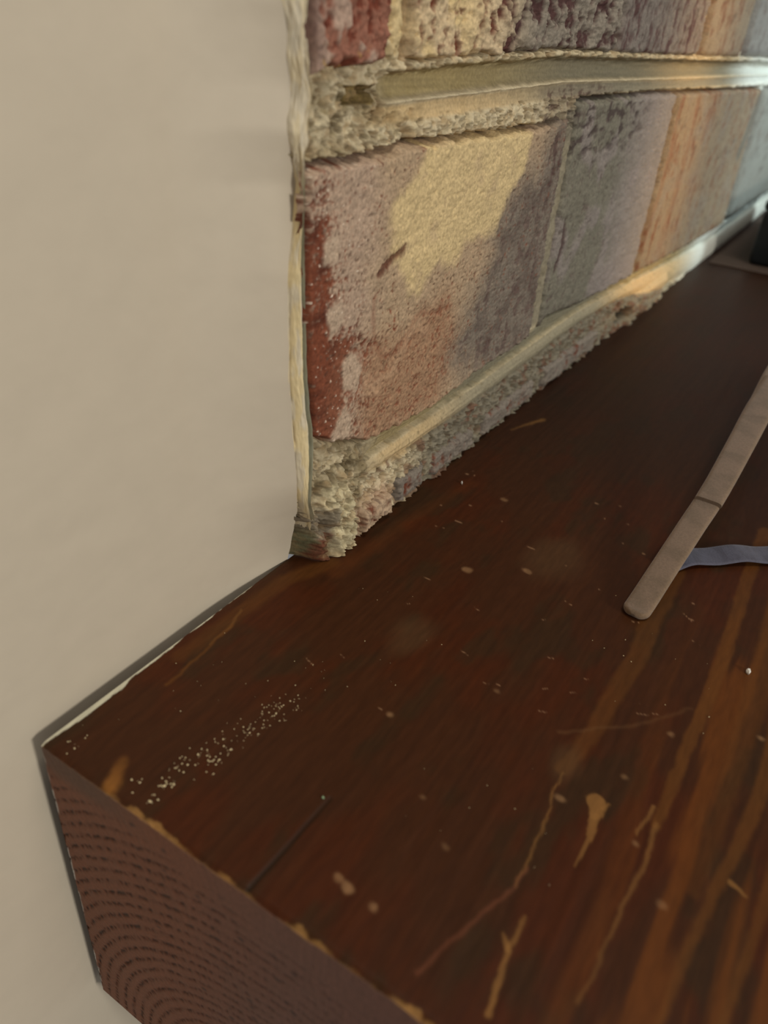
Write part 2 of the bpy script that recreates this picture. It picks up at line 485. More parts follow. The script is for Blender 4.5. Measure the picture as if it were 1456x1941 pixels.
def colour_first(X, Z):
    n = fbm(X, Z, 9, 4, 301)
    wx, wz = X + 2.0 * fbm(X, Z, 8, 3, 302), Z + 2.0 * fbm(X, Z, 8, 3, 303)
    sp = fbm(X, Z, 1.5, 4, 304)
    sp2 = fbm(X, Z, 4.5, 3, 305)
    redl = poly_sd(wx, wz, [(60, 80), (67, 80), (70, 72), (71, 65), (72, 60), (82, 53), (83, 44), (74, 40), (77, 30), (60, 30)])
    lowpink = poly_sd(wx, wz, [(70, 55), (96, 50), (118, 56), (130, 40), (120, 26), (70, 26)])
    cream = poly_sd(X + 1.2 * fbm(X, Z, 5, 3, 306) + 0.6 * sp, Z + 1.5 * fbm(X, Z, 4, 3, 307),
                    [(104, 90), (125, 92), (158, 92), (157, 80), (148, 74), (143, 66), (128, 66), (124, 62), (117, 61.5), (113, 64), (105, 58), (100, 58), (97, 64), (90.5, 69), (89, 79), (96, 84)])
    mauve = poly_sd(wx, wz, [(176, 92), (190, 92), (196, 24), (150, 24), (128, 38), (136, 50), (148, 60), (141, 71), (153, 76), (166, 78)])
    cov = 0.95 - 0.62 * ss(-4, 3, redl) - 0.22 * ss(-5, 4, lowpink) + 0.05 * ss(-2, 2, cream)
    cov = cov - 0.30 * ss(80, 66, X) - 0.14 * ss(96, 80, X) * ss(62, 50, Z)
    thr = cov + 0.75 * sp + 0.45 * sp2 + 0.35 * fbm(X, Z, 0.7, 2, 330)
    wash = np.broadcast_to(PINK, X.shape + (3,)).copy()
    wash = lerp_col(wash, BEIGE, ss(78, 92, X + 5 * n))
    wash = lerp_col(wash, S(144, 108, 80), ss(-6, 5, lowpink + 3 * sp) * ss(78, 88, X) * 0.75)
    wash = lerp_col(wash, S(112, 101, 88), ss(-13, 8, mauve + 3 * sp2))
    wash = lerp_col(wash, MAUVE, ss(-5, 7, mauve + 4 * sp) * ss(-0.05, 0.25, fbm(X, Z, 12, 3, 311)))
    wash = lerp_col(wash, S(84, 62, 56), ss(-1, 5, mauve) * ss(0.12, 0.36, sp2 + 0.4 * n) * ss(82, 70, Z) * 0.6)
    red = lerp_col(np.broadcast_to(RED, X.shape + (3,)).copy(), DEEP, ss(-0.1, 0.35, n))
    red = lerp_col(red, S(120, 76, 54), ss(-3, 4, lowpink) * 0.6)
    t = 0.85 * ss(0.25, 0.75, thr) + 0.15 * ss(0.0, 0.5, thr)
    c = red * (1 - t)[..., None] + wash * t[..., None]
    c = lerp_col(c, CREAM * (1 + 0.1 * sp[..., None]), ss(-1.0, 2.6, cream) * (0.92 - 0.35 * ss(0.1, 0.5, n)))
    # contour rings of the wash near the lower left and a bare red patch
    d, _ = line_d(X + 0.7 * sp2, Z + 0.7 * sp2, [(86, 62), (87, 52), (92, 47), (100, 49), (106, 54), (114, 52), (122, 52)])
    c = lerp_col(c, RED * 1.05, ss(1.3, 0.0, d + 0.5 * sp) * 0.35)
    d, _ = line_d(X + 2.6 * fbm(X, Z, 6, 3, 341), Z + 2.6 * fbm(X, Z, 6, 3, 342), [(84, 46), (88, 41), (95, 42), (99, 47), (104, 50), (112, 49)])
    c = lerp_col(c, S(168, 136, 106), ss(1.8, 0.1, d + 1.2 * sp) * 0.6)
    d, _ = line_d(X + 0.4 * sp, Z + 0.3 * sp, [(87.2, 66.6), (91, 68.6), (96.5, 69.9)])
    c = lerp_col(c, DEEP * 0.9, ss(1.6, 0.3, d + 0.8 * sp) * 0.85)
    for bx, bz, r in ((72, 61, 2.6), (79, 47.5, 3.8), (76, 35, 3.6), (70, 74, 2.4)):
        d = np.hypot(X - bx, (Z - bz) * 0.7) + 2.0 * sp2 + 0.8 * sp
        c = lerp_col(c, S(172, 150, 126), ss(r + 0.5, r - 0.8, d) * 0.85)
    c = lerp_col(c, CREAM * 1.02, ss(0.9, 0.2, line_d(X + .5 * sp, Z, [(103, 92), (103.5, 88), (105, 85)])[0] - 1.0) * 0.9)
    jf = ss(166, 176, X + 3 * sp2) * ss(0.05, 0.3, fbm(X, Z, 3.2, 4, 333, 7)) * (0.4 + 0.6 * ss(60, 80, Z))
    c = lerp_col(c, MAROON, jf * 0.75)
    c = lerp_col(c, S(72, 46, 32), ss(0.30, 0.5, sp) * 0.6 * (1 - ss(-1, 2, cream)))
    c = lerp_col(c, S(226, 208, 184), ss(0.62, 0.75, fbm(X, Z, 0.8, 2, 320)) * ss(90, 75, X) * 0.8)
    return c


def colour_wash(base, wash, cover, drip=1.0, seed=1, second=None):
    def f(X, Z):
        n = fbm(X, Z, 6, 4, seed, 6 + 10 * drip)
        n2 = fbm(X, Z, 2.4, 4, seed + 7, 2.4 + 2.5 * drip)
        t = ss(0.28, 0.68, cover + 0.7 * n + 0.5 * n2)
        c = np.broadcast_to(base, X.shape + (3,)) * (1 - t)[..., None] + np.broadcast_to(wash, X.shape + (3,)) * t[..., None]
        if second is not None:
            c = lerp_col(c, second[0], ss(0.0, 0.3, fbm(X, Z, 22, 3, seed + 3) + second[1]) * t)
        return lerp_col(c, MAROON * 0.7, ss(0.3, 0.5, n2) * 0.5)
    return f


def colour_upper_second(X, Z):
    n = fbm(X, Z, 6, 4, 401, 8)
    n2 = fbm(X, Z, 3.4, 4, 402, 4.0)
    wash = np.broadcast_to(S(180, 158, 124), X.shape + (3,)).copy()
    wash = lerp_col(wash, S(122, 112, 98), ss(118, 150, X))
    base = lerp_col(np.broadcast_to(RED * 0.85, X.shape + (3,)).copy(), MAROON, ss(116, 140, X))
    cover = 0.60 - 0.10 * ss(115, 130, X) * ss(185, 160, X)
    t = ss(0.30, 0.62, cover + 0.75 * n + 0.55 * n2)
    c = base * (1 - t)[..., None] + wash * t[..., None]
    c = lerp_col(c, CREAM * 0.98, ss(-0.1, 0.3, fbm(X, Z, 14, 3, 404)) * t * ss(125, 108, X))
    return c


def colour_upper_first(X, Z):
    n = fbm(X, Z, 7, 4, 411)
    sp = fbm(X, Z, 2.5, 4, 412)
    c = np.broadcast_to(S(130, 86, 68), X.shape + (3,)).copy()
    c = lerp_col(c, S(100, 50, 34), ss(0.0, 0.3, sp + n * 0.5))
    c = lerp_col(c, S(156, 132, 114), ss(0.05, 0.3, fbm(X, Z, 6, 3, 413) - 0.03 * (X - 72)) * 0.9)
    c = lerp_col(c, S(76, 46, 42), ss(67, 61, X + 3 * n) * 0.9)
    c = lerp_col(c, S(150, 118, 62), ss(0.42, 0.5, fbm(X, Z, 2.0, 2, 415)) * ss(108, 104, Z) * 0.7)
    return c


def make_brick(x0, x1, z0, z1, colf, seed, rough=1.0, h=8.7, step=None, label=None):
    step = step or 0.24
    xs = xsteps(x0 - 1.5, x1 + 1.5, step)
    dz = step * max(1.0, x0 / 95.0)
    zlo = np.min(z0(xs)) if callable(z0) else z0
    zhi = np.max(z1(xs)) if callable(z1) else z1
    zs = np.arange(zlo - 1.5, zhi + 1.5 + dz, dz)
    X, Z = np.meshgrid(xs, zs, indexing='ij')
    a = z0(X) if callable(z0) else z0
    b = z1(X) if callable(z1) else z1
    xl = np.maximum(x0, brick_left(Z)) if x0 < 70 else x0
    d = np.minimum(np.minimum(X - xl, x1 - X), np.minimum(Z - a, b - Z))
    nk = ss(0.5, 5.0, X - xl) if x0 < 70 else 1.0
    d = d + nk * (0.7 * fbm(X, Z, 5, 3, seed + 50) + 0.35 * fbm(X, Z, 1.4, 3, seed + 51)) + 0.35 * fbm(X, Z, 7, 2, seed + 49) + nk * 0.9 * fbm(X, Z, 3.0, 4, seed + 48)
    fall = ss(-0.9, 1.3, d)
    relief = rough * (0.45 * fbm(X, Z, 14, 3, seed + 52) + 0.28 * fbm(X, Z, 3.2, 4, seed + 53) + 0.10 * ridged(X, Z, 1.6, 3, seed + 54))
    c = colf(X, Z)
    lum = c.mean(-1)
    relief = relief + 0.3 * rough * ss(0.07, 0.28, lum) - 0.25 * rough * ss(0.3, 0.55, fbm(X, Z, 1.3, 3, seed + 60))   # the wash is a coat on the brick
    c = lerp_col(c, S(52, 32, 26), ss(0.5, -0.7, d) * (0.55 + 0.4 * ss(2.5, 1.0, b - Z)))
    y = 2.0 + (h - 2.0) * fall + relief * fall
    P = np.stack([X, -y, Z], -1)
    v, q = grid_arrays(P, keep=(d > -1.1) & ((X > xl + 3) | (fall > 0.72)) if x0 < 70 else d > -1.1)
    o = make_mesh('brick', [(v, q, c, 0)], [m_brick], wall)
    if label:
        o['label'] = label
    return o


loT = lambda X: ip(X, LO_T) + 0.2
upB = lambda X: ip(X, UP_B) - 0.75
upT = lambda X: ip(X, UP_T) + 0.5
make_brick(62.0, 184.0, loT, upB, colour_first, 1, label='large brick with bare red end and cream wash patch')
greyw = colour_wash(S(90, 76, 68), S(108, 102, 87), 0.86, 0.5, 501, (S(122, 112, 103), -0.05))


def colour_grey_second(X, Z):
    c = greyw(X, Z)
    c = lerp_col(c, S(126, 116, 110), ss(232, 262, X + 8 * fbm(X, Z, 25, 2, 951)) * 0.75)
    f = fbm(X, Z, 7, 4, 952, 3.2)
    c = lerp_col(c, S(62, 48, 44), ss(0.0, 0.3, f) * ss(76, 86, Z + 4 * f) * ss(275, 240, X) * 0.85)
    c = lerp_col(c, S(72, 60, 50), ss(33, 29, Z + 3 * f) * ss(235, 215, X) * 0.8)
    d, _ = line_d(X, Z, [(196, 62), (198, 54), (195, 47)])
    return lerp_col(c, MAROON * 0.8, ss(1.8, 0.6, d + f) * 0.8)


def colour_far_first(X, Z):
    c = far1(X, Z)
    for pts, w in (([(309, 92), (311, 60), (306, 40)], 2.6), ([(338, 92), (342, 62), (336, 30)], 2.8), ([(372, 92), (366, 76)], 3.0)):
        d, t = line_d(X + 3 * fbm(X, Z, 12, 3, 961, 22), Z, pts)
        c = lerp_col(c, S(108, 64, 38), ss(w + 2.5, w - 2.5, d) * (1 - 0.4 * t) * 0.5)
    d, _ = line_d(X + 3 * fbm(X, Z, 12, 3, 962, 22), Z, [(495, 90), (480, 62)])
    return lerp_col(c, S(84, 84, 76), ss(9, 3, d) * 0.7)


make_brick(189.0, 298.0, loT, upB, colour_grey_second, 2, 1.3, label='grey-washed brick beside the large red one')
far1 = colour_wash(S(104, 66, 44), S(122, 106, 84), 0.72, 1.2, 511, (S(120, 106, 88), -0.02))
make_brick(304.0, 498.0, loT, upB, colour_far_first, 3, 0.9)
make_brick(507.0, 721.0, loT, upB, colour_wash(S(98, 88, 78), S(118, 116, 106), 0.8, 1.2, 521), 4, 0.8, step=0.5)
make_brick(730.0, 945.0, loT, upB, colour_wash(S(98, 88, 78), S(118, 116, 106), 0.8, 1.2, 531), 5, 0.8, step=0.6)
make_brick(58.0, 86.5, upT, 172.0, colour_upper_first, 6, 2.0, label='upper brick fragment of dull pink and maroon')
make_brick(91.5, 208.5, upT, 172.0, colour_upper_second, 7, 3.2, label='upper brick with flaking cream and grey wash over maroon')
make_brick(213.5, 315.0, upT, 172.0, colour_wash(S(78, 54, 50), S(114, 104, 94), 0.6, 1.1, 541), 8, 1.6)
make_brick(321.5, 403.0, upT, 172.0, colour_wash(S(100, 70, 52), S(124, 110, 90), 0.66, 1.4, 551), 9, 1.2, step=0.4)
make_brick(410.5, 623.0, upT, 172.0, colour_wash(S(96, 84, 76), S(120, 116, 108), 0.75, 1.4, 561), 10, 1.0, step=0.5)
make_brick(631.5, 845.0, upT, 172.0, colour_wash(S(112, 92, 80), S(140, 136, 126), 0.75, 1.4, 571), 11, 1.0, step=0.6)
# the courses above the frame
s = 12
for row, z0 in enumerate((184.0, 267.0)):
    for i in range(4):
        x0 = 60.0 + (0 if i == 0 else (130 if row == 0 else 90) + (i - 1) * 225)
        x1 = 60.0 + (130 if row == 0 else 90) + i * 225 - 10
        make_brick(x0, min(x1, 1090.0), z0, z0 + 71, colour_wash(S(112, 60, 46), S(150, 130, 106), 0.55, 0.8, 600 + s), s, 1.0, step=0.9)
        s += 1
# brick shards that show in the broken course on the shelf
for (x0, x1, z0, z1, h) in ((87, 101, 0.9, 8.0, 9.0), (104, 118, 1.2, 9.0, 8.8), (123, 150, 0.8, 8.5, 8.8), (156, 196, 1.0, 9.0, 8.7), (206, 262, 1.0, 10.0, 8.7)):
    make_brick(float(x0), float(x1), z0, z1, colour_wash(RED * 0.7, S(112, 102, 90) if x0 > 102 else S(160, 136, 110), 0.78, 0.2, 700 + x0), x0, 2.2, h=h)

# ------------------------------------------------------------------ painted plaster wall, left
px_ = np.concatenate([np.linspace(-900, -120, 14), np.linspace(-100, 40, 36), np.arange(41, 70.5, 0.5)])
pz_ = np.concatenate([np.linspace(-500, -100, 20), np.arange(-95, 150, 1.0), np.linspace(152, 400, 40)])
X, Z = np.meshgrid(px_, pz_, indexing='ij')


def plaster_edge(z):
    return np.interp(z, [-500, 0, 3, 15, 30, 50, 71, 86, 94, 101, 109, 112, 400], [66, 69, 70, 71.3, 69.6, 67.4, 67.0, 69.0, 66.5, 67.5, 66, 65, 65])


def edge_xy(z):
    b = ss(0, 25, z)
    return plaster_edge(z) - 4.6 * b, 0.2 - 5.2 * b


XE, YE = edge_xy(Z)
Xs = np.where(X > 40, 40 + (X - 40) * (XE - 40) / 30.0, X)
Y = 3.4 + (YE - 3.4) * np.clip((Xs - 43) / (XE - 43), 0, 1) ** 1.7 + 0.25 * fbm(Xs, Z, 60, 3, 801) * ss(70, 40, Xs) + 0.06 * fbm(Xs, Z, 7, 3, 802)
Y = Y - 0.12 * ss(84, 96, Z) * ss(58, 66, Xs) * fbm(Xs, Z, 6, 3, 803)
c = np.broadcast_to(S(181, 168, 147), X.shape + (3,)).copy()
c = lerp_col(c, S(186, 166, 150), ss(-20, -90, X) * 0.6)
v, q = grid_arrays(np.stack([Xs, Y, Z], -1))
# returned thickness: the plaster coat is about 14 mm deep
vb, qb = grid_arrays(np.array([[[-900.0, 16, -500], [-900, 16, 400]], [[66, 16, -500], [66, 16, 400]]]))
pl = make_mesh('wall_left', [(v, q, c, 0), (vb, qb[:, ::-1], np.array(S(181, 168, 147)), 0)], [m_plaster])
struct(pl, 'smooth beige painted plaster wall left of the bricks and behind the shelf end')
# strip of the same wall below the shelf, behind the brickwork side
bx = np.concatenate([np.linspace(66, 1100, 30)])
bz = np.linspace(-500, -88.5, 30)
X, Z = np.meshgrid(bx, bz, indexing='ij')
v, q = grid_arrays(np.stack([X, 3.4 + 0 * X, Z], -1))
o = make_mesh('wall_below', [(v, q, np.array(S(181, 168, 147)), 0)], [m_plaster])
struct(o, 'beige painted wall under the shelf')

# ------------------------------------------------------------------ cream filler bead between plaster and bricks
us = np.linspace(0, 1, 46)
zz = np.arange(9.0, 190, 0.3)
U, Z = np.meshgrid(us, zz, indexing='ij')
XE, YE = edge_xy(Z)
xin, xout = XE - 0.15, brick_left(Z) + 0.6
tear = ss(84, 90, Z)
n = fbm(U * 8, Z, 2.2, 4, 901, 5)
Xb = xin + (xout - xin) * U
Yb = YE + 0.15 + (-7.9 - YE) * U ** 0.9 + (0.22 + 0.35 * tear) * n * ss(0, 0.15, U) - 0.45 * np.sin(np.pi * np.clip(U / 0.8, 0, 1)) * (1 - 0.5 * tear)
Xb = Xb + (0.15 + 0.3 * tear) * fbm(U * 6, Z, 2.0, 3, 903, 6)
# hairline crack along the plaster edge
crk = 0.06 + 0.05 * fbm(Z, Z * 0, 9, 3, 905)
ck = np.exp(-((U - crk) / 0.022) ** 2) * (ss(70, 60, Z) * ss(-0.35, 0.0, fbm(Z, Z * 0 + 3, 10, 2, 906)) + ss(28, 24, Z) * 0.8)
ck = np.clip(ck, 0, 1)
Yb = Yb + 1.2 * ck
groove = np.exp(-((U - 0.86) / 0.06) ** 2)
Yb = Yb + 0.7 * groove * (1 - tear)
c = np.broadcast_to(S(206, 186, 142), U.shape + (3,)).copy()
c = lerp_col(c, S(196, 184, 160), ss(-0.1, 0.3, fbm(U * 8, Z, 4, 3, 907, 9)) * 0.8)
c = lerp_col(c, S(128, 128, 108), ss(0.74, 0.84, U + 0.05 * n) * ss(92, 84, Z) * 0.9)
c = lerp_col(c, S(150, 138, 112), ss(24, 14, Z) * 0.5)
c = lerp_col(c, S(84, 92, 66), ss(9, 4, Z) * ss(0.0, 0.2, n + 0.2) * 0.8)
c = lerp_col(c, S(178, 166, 143), tear * (0.55 + 0.4 * ss(-0.1, 0.3, n)))
c = lerp_col(c, S(60, 48, 36), ck * 0.7)
v, q = grid_arrays(np.stack([Xb, Yb, Z], -1))
bead = None
v, q = grid_arrays(np.stack([Xb, Yb, Z], -1), keep=(Z > 10.5 + 3.5 * fbm(U * 4, Z * 0, 1.3, 3, 909) + 2.5 * U))
bead = make_mesh('filler_bead', [(v, q[:, ::-1], c, 0)], [m_filler], pl)
bead['label'] = 'cracked cream filler strip along the plaster edge'

# ------------------------------------------------------------------ wooden shelf
DEPTH, THICK, LEN = 152.0, 86.6, 1000.0
BRN = S(56, 29, 12, 0.66)
WARM = S(62, 27, 8, 0.66)
DARK = S(36, 21, 12, 0.7)
OLV = S(48, 31, 15, 0.66)
ORG = S(84, 50, 18, 0.66)
TANW = S(118, 82, 42, 0.66)
sx = np.concatenate([np.arange(0, 3, 0.15), xsteps(3.0, LEN, 0.30)])
sy = np.concatenate([-np.arange(0, 2.4, 0.2), -np.arange(2.4, 120, 0.33), -np.arange(120, DEPTH, 1.5), [-DEPTH]])


def edge_drop(y):
    return 0.45 + 0.55 * np.maximum(0, fbm(y, y * 0, 9, 4, 1001)) + 0.25 * fbm(y, y * 0, 2, 3, 1002)


def wood_colour(X, Y):
    c = np.broadcast_to(BRN, X.shape + (3,)).copy()
    n = fbm(X, Y, 45, 4, 1011, 22)
    n2 = fbm(X, Y, 30, 4, 1012, 14)
    c = lerp_col(c, WARM, ss(-0.05, 0.35, n) * 0.85)
    c = lerp_col(c, OLV, ss(0.05, 0.35, n2) * 0.75)
    c = lerp_col(c, DARK, ss(100, 220, X) * 0.75)  # light falloff towards the far end painted into the wood
    g = fbm(X, Y, 60, 4, 1013, 1.6)
    c = c * (0.88 * (1 + 0.22 * g))[..., None]
    # reddish grain near the front side of the board
    c = lerp_col(c, S(92, 50, 14, 0.62), ss(-84, -100, Y + 3 * n) * ss(-0.1, 0.3, fbm(X, Y, 60, 3, 1014, 5)) * ss(150, 90, X) * 0.55)
    jx = X + 0.8 * fbm(X, Y, 5, 3, 1015)
    jy = Y + 0.45 * fbm(X, Y, 4, 3, 1016)

    def streak(c, pts, w0, w1, col, a0, a1, soft=0.6):
        d, t = line_d(jx, jy, pts)
        w = w0 + (w1 - w0) * t
        al = a0 + (a1 - a0) * t
        return lerp_col(c, col, ss(w + soft * 0.5, np.maximum(w - soft * 0.5, 0), d) * al)
    c = streak(c, [(125, -79), (100.6, -79.4), (89.2, -80.6), (73.1, -79.8), (64.1, -79.8), (55.8, -79.0), (50, -78)], 2.6, 1.3, ORG, 0.45, 0.5, 1.2)
    c = streak(c, [(49.3, -78.5), (44.4, -78.4), (36.5, -79.7), (30.3, -80.0), (24.3, -79.9)], 0.2, 0.2, TANW, 0.5, 0.5, 0.4)
    c = streak(c, [(160, -95), (132.5, -95), (100.4, -96.2), (83.2, -96.1), (71.4, -95.7), (58.4, -95.6), (48.8, -95.4)], 1.7, 0.9, ORG, 0.55, 0.75, 0.8)
    c = streak(c, [(48.8, -95.4), (39.7, -95.7), (30.8, -95.1), (24.0, -94.8), (14, -94.2)], 0.4, 0.2, TANW, 0.5, 0.3, 0.6)
    c = streak(c, [(51.7, -94.0), (44.4, -93.2)], 0.35, 0.2, TANW, 0.6, 0.5, 0.4)
    c = streak(c, [(130, -104), (94.7, -104.3), (82.5, -104.2), (70.3, -104.0), (58.3, -104.2), (40, -103.7)], 3.0, 1.2, ORG, 0.5, 0.3, 1.6)
    c = streak(c, [(110, -109), (77.7, -109.5), (63.4, -109.2), (52.9, -108.0), (45.4, -106.9), (31.2, -105.3), (17.8, -104.3)], 1.6, 0.6, ORG, 0.7, 0.6, 1.0)
    c = streak(c, [(60, -114), (43.7, -113.5), (35.5, -112.7), (27.9, -112.0), (18, -111.2)], 1.0, 0.6, ORG, 0.5, 0.7, 1.0)
    c = streak(c, [(28.6, -80.3), (24.3, -79.9), (17.3, -77.7), (12.3, -76.1), (4.4, -73.9)], 0.3, 0.35, S(104, 60, 40, 0.62), 0.4, 0.35, 0.6)
    c = streak(c, [(20.8, -83.3), (18, -83.3), (15.9, -83.1), (10.6, -83.8), (5.9, -84.4)], 0.3, 0.45, TANW, 0.5, 0.75, 0.4)
    c = streak(c, [(16.6, -81.5), (15.2, -83.1)], 0.15, 0.5, TANW, 0.5, 0.7, 0.4)
    c = streak(c, [(46.9, -85.4), (44.4, -86.2)], 1.7, 1.3, TANW, 0.75, 0.8, 0.4)
    c = streak(c, [(47.8, -87.4), (46.0, -87.0)], 0.2, 0.4, TANW, 0.7, 0.7, 0.3)
    c = streak(c, [(43.6, -86.2), (39.0, -86.7), (33.2, -86.5)], 0.8, 0.15, TANW, 0.75, 0.5, 0.3)
    c = streak(c, [(5.6, -14.2), (3.4, -15.6), (1.0, -16.6)], 0.9, 1.3, S(124, 80, 34, 0.66), 0.35, 0.8, 1.6)
    c = streak(c, [(48.4, -3.7), (42.2, -5.5), (36.3, -5.8)], 0.3, 0.3, TANW, 0.45, 0.3, 0.5)
    c = streak(c, [(43.2, -5.4), (32.8, -6.3), (22.6, -7.1)], 0.35, 0.3, ORG, 0.7, 0.7, 0.7)
    c = streak(c, [(185.2, -18.4), (170.3, -13.2)], 0.9, 0.3, TANW, 0.5, 0.3, 1.0)
    c = streak(c, [(74, -9), (62, -4.6), (46, -4.0), (30, -3.5)], 2.2, 1.6, ORG, 0.5, 0.35, 2.0)
    c = streak(c, [(130, -18), (95.7, -14.0), (72, -12)], 1.6, 2.2, S(84, 42, 14, 0.62), 0.2, 0.35, 3.4)
    c = streak(c, [(57.6, -74.3), (67.8, -85.5), (79.0, -93.9)], 0.4, 0.3, S(90, 62, 36, 0.62), 0.3, 0.22, 0.8)
    c = streak(c, [(44.7, -108.3), (43.9, -110.9)], 0.5, 0.25, TANW, 0.75, 0.6, 0.4)
    for x, y, r, a in ((9.7, -56.9, 0.7, .5), (9.4, -58.9, 0.8, .6), (8.9, -63.8, 0.6, .5), (43.7, -79.9, 0.7, .5), (79.7, -107.1, 0.5, .5),
                       (42.6, -93.4, 0.35, .5), (42.2, -46.1, 0.5, .5), (101.0, -48.9, 1.0, .5), (92.3, -36.7, 1.0, .5), (128, -30, 0.8, .4), (60, -60, 0.5, .3),
                       (30, -60, 0.4, .3), (24, -68, 0.5, .25), (70, -92, 0.5, .4), (55, -88, 0.4, .4), (35, -100, 0.6, .3)):
        c = lerp_col(c, S(160, 122, 84, 0.62), ss(r + .4, r - .4, np.hypot(jx - x, (jy - y) * 0.8)) * a * 0.6)
    # dark groove in the grain
    d, t = line_d(X, Y + 0.15 * fbm(X, Y, 8, 2, 1020), [(0.6, -46.9), (8.9, -47.3), (20.5, -47.6)])
    c = lerp_col(c, S(34, 22, 12, 0.62), ss(0.8, 0.2, d) * (1 - t * 0.5))
    # short fine scratches
    rs = random.Random(3)
    for i in range(46):
        x, y = rs.uniform(40, 150), rs.uniform(-90, -14)
        a = rs.uniform(-0.4, 0.9)
        L = rs.uniform(0.8, 2.6)
        d, t = line_d(X, Y, [(x, y), (x + L * math.sin(a) - L * .3, y - L * math.cos(a))])
        c = lerp_col(c, S(138, 104, 76, 0.62), ss(0.16, 0.02, d) * 0.5)
    # greyish scuffs
    for x, y, r in ((64, -38, 11), (112, -52, 14), (52, -78, 7)):
        d = np.hypot((X - x) / r, (Y - y) / (r * 0.6)) + 0.5 * n
        c = lerp_col(c, S(78, 58, 36, 0.62), ss(1, 0.3, d) * 0.3)
    # worn edges: pale raw wood along the end, and wall paint along the back
    e = X + 0.5 * fbm(X, Y, 2.0, 3, 1031)
    wear = ss(0.1, 0.35, fbm(Y, Y * 0 + 5, 7, 3, 1032) + 0.12)
    spots = np.zeros(X.shape)
    for yy, ww, am in ((-17.5, 2.5, .5), (-23.5, 2.6, 1.1), (-28, 3.0, 1.2), (-32, 3, .8), (-43, 1.8, .9), (-47, 2, .4), (-57, 2.2, 1.0), (-60.5, 2.0, 0.8), (-75.5, 2.6, 1.2), (-79, 2, 1.0), (-90, 3, 1), (-104, 3, .8)):
        spots = np.maximum(spots, am * np.exp(-((Y - yy) / ww) ** 2))
    w = np.maximum(wear * 0.22, spots * 0.75)
    c = lerp_col(c, S(136, 100, 56, 0.62), ss(0.2, -0.25, e - w) * np.clip(w, 0, 1) * 0.85)
    b = -Y + 0.25 * fbm(X, Y, 2.5, 3, 1041)
    w = np.interp(X, [0, 4, 9, 18, 21, 24, 31, 34, 40, 46, 52, 60], [0.3, 0.7, 1.2, 1.0, 0.3, 0.55, 0.45, -0.1, 0.3, -0.1, 0.25, -0.2]) + 0.12 * fbm(X, Y * 0, 3, 2, 1042)
    c = lerp_col(c, S(178, 172, 148), ss(0.08, -0.08, b - w))
    return c


X, Y = np.meshgrid(sx, sy, indexing='ij')
ed = edge_drop(Y)
Ztop = -ed * np.exp(-(X / 0.7) ** 2) + 0.05 * fbm(X, Y, 30, 2, 1051, 3) * ss(0, 4, X)
d, t = line_d(X, Y, [(0.6, -46.9), (8.9, -47.3), (20.5, -47.6)])
Ztop = Ztop - 0.25 * ss(0.6, 0.1, d)
Ztop = Ztop - 0.6 * ss(DEPTH - 2.5, DEPTH, -Y)
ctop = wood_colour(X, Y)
v1, q1 = grid_arrays(np.stack([X, Y, Ztop], -1))
# end grain
ez = np.concatenate([[0.0], np.arange(0.4, THICK, 0.34), [THICK]])
Yg, D = np.meshgrid(sy, ez, indexing='ij')
top0 = Ztop[0][:, None]
Zg = top0 - D * (THICK + top0) / THICK
cy, cz = -61.0, -88.0
r = np.hypot(Yg - cy, (Zg - cz) * 1.0)
r = r + 0.5 * fbm(Yg, Zg, 25, 3, 1101) + 0.12 * fbm(Yg, Zg, 3, 2, 1102)
ph = (r / 2.75 + 0.12 * np.sin(r / 7)) % 1.0
late = np.exp(-((ph - 0.5) / 0.17) ** 2)
th = np.arctan2(Zg - cz, Yg - cy)
dash = ss(-0.05, 0.22, fbm(th * 62, r * 1.0, 1.0, 3, 1103, 1.4))
fib = fbm(th * 190, r, 1.0, 2, 1104, 14)
pits = late * dash
face = ss(6, 22, D - (-Yg) * 0.25 + 6)
fade = (0.30 + 0.70 * ss(-75, -20, Yg)) * ss(3, 12, D)
cend = np.broadcast_to(S(92, 54, 36, 0.56), Yg.shape + (3,)).copy()
cend = lerp_col(cend, S(78, 55, 47, 0.56), ss(-22, -60, Yg + 6 * fbm(Yg, Zg, 14, 2, 1105)) * 0.75)
cend = lerp_col(cend, S(70, 48, 36, 0.5), ss(8, 3, D) * ss(-30, -10, Yg))
cend = cend * (1 + 0.16 * fib)[..., None]
cend = lerp_col(cend, S(38, 20, 12, 0.50), np.clip(pits * fade * 0.95 + late * 0.22 * fade, 0, 1))
rs = random.Random(11)
for i in range(90):
    y, z = rs.uniform(-90, -22), rs.uniform(-60, -4)
    rr = rs.uniform(0.12, 0.42)
    d = np.hypot((Yg - y) / 1.9, Zg - z + 0.25 * (Yg - y) * (1 if y > -50 else -0.2))
    cend = lerp_col(cend, S(30, 18, 14, 0.50), ss(rr + 0.15, rr - 0.1, d) * 0.8)
edgew = ss(0.5, 0.15, D + 0.25 * fbm(Yg, Zg, 2, 2, 1106)) * np.clip(np.interp(-Yg, [0, 15, 22, 30, 36, 42, 52, 56, 62, 70, 76, 80, 150], [0, .3, 1, 1, .3, .8, .1, .9, .4, .2, 1, .8, .6]), 0, 1)
cend = lerp_col(cend, S(158, 118, 72, 0.6), edgew * 0.8)
bk = ss(0.45, 0.2, -Yg + 0.3 * fbm(Yg, Zg, 4, 3, 1107)) * ss(-0.1, 0.25, fbm(Zg, Zg * 0, 12, 3, 1108) + 0.1)
cend = lerp_col(cend, S(170, 168, 160, 0.62), bk * 0.8)
xend = 0.10 * fbm(Yg, Zg, 9, 3, 1109) + 0.22 * pits * fade - 0.05 * fib
xend = xend * ss(0, 0.6, D) * ss(0, 0.6, THICK - D)
v2, q2 = grid_arrays(np.stack([xend, Yg, Zg], -1))
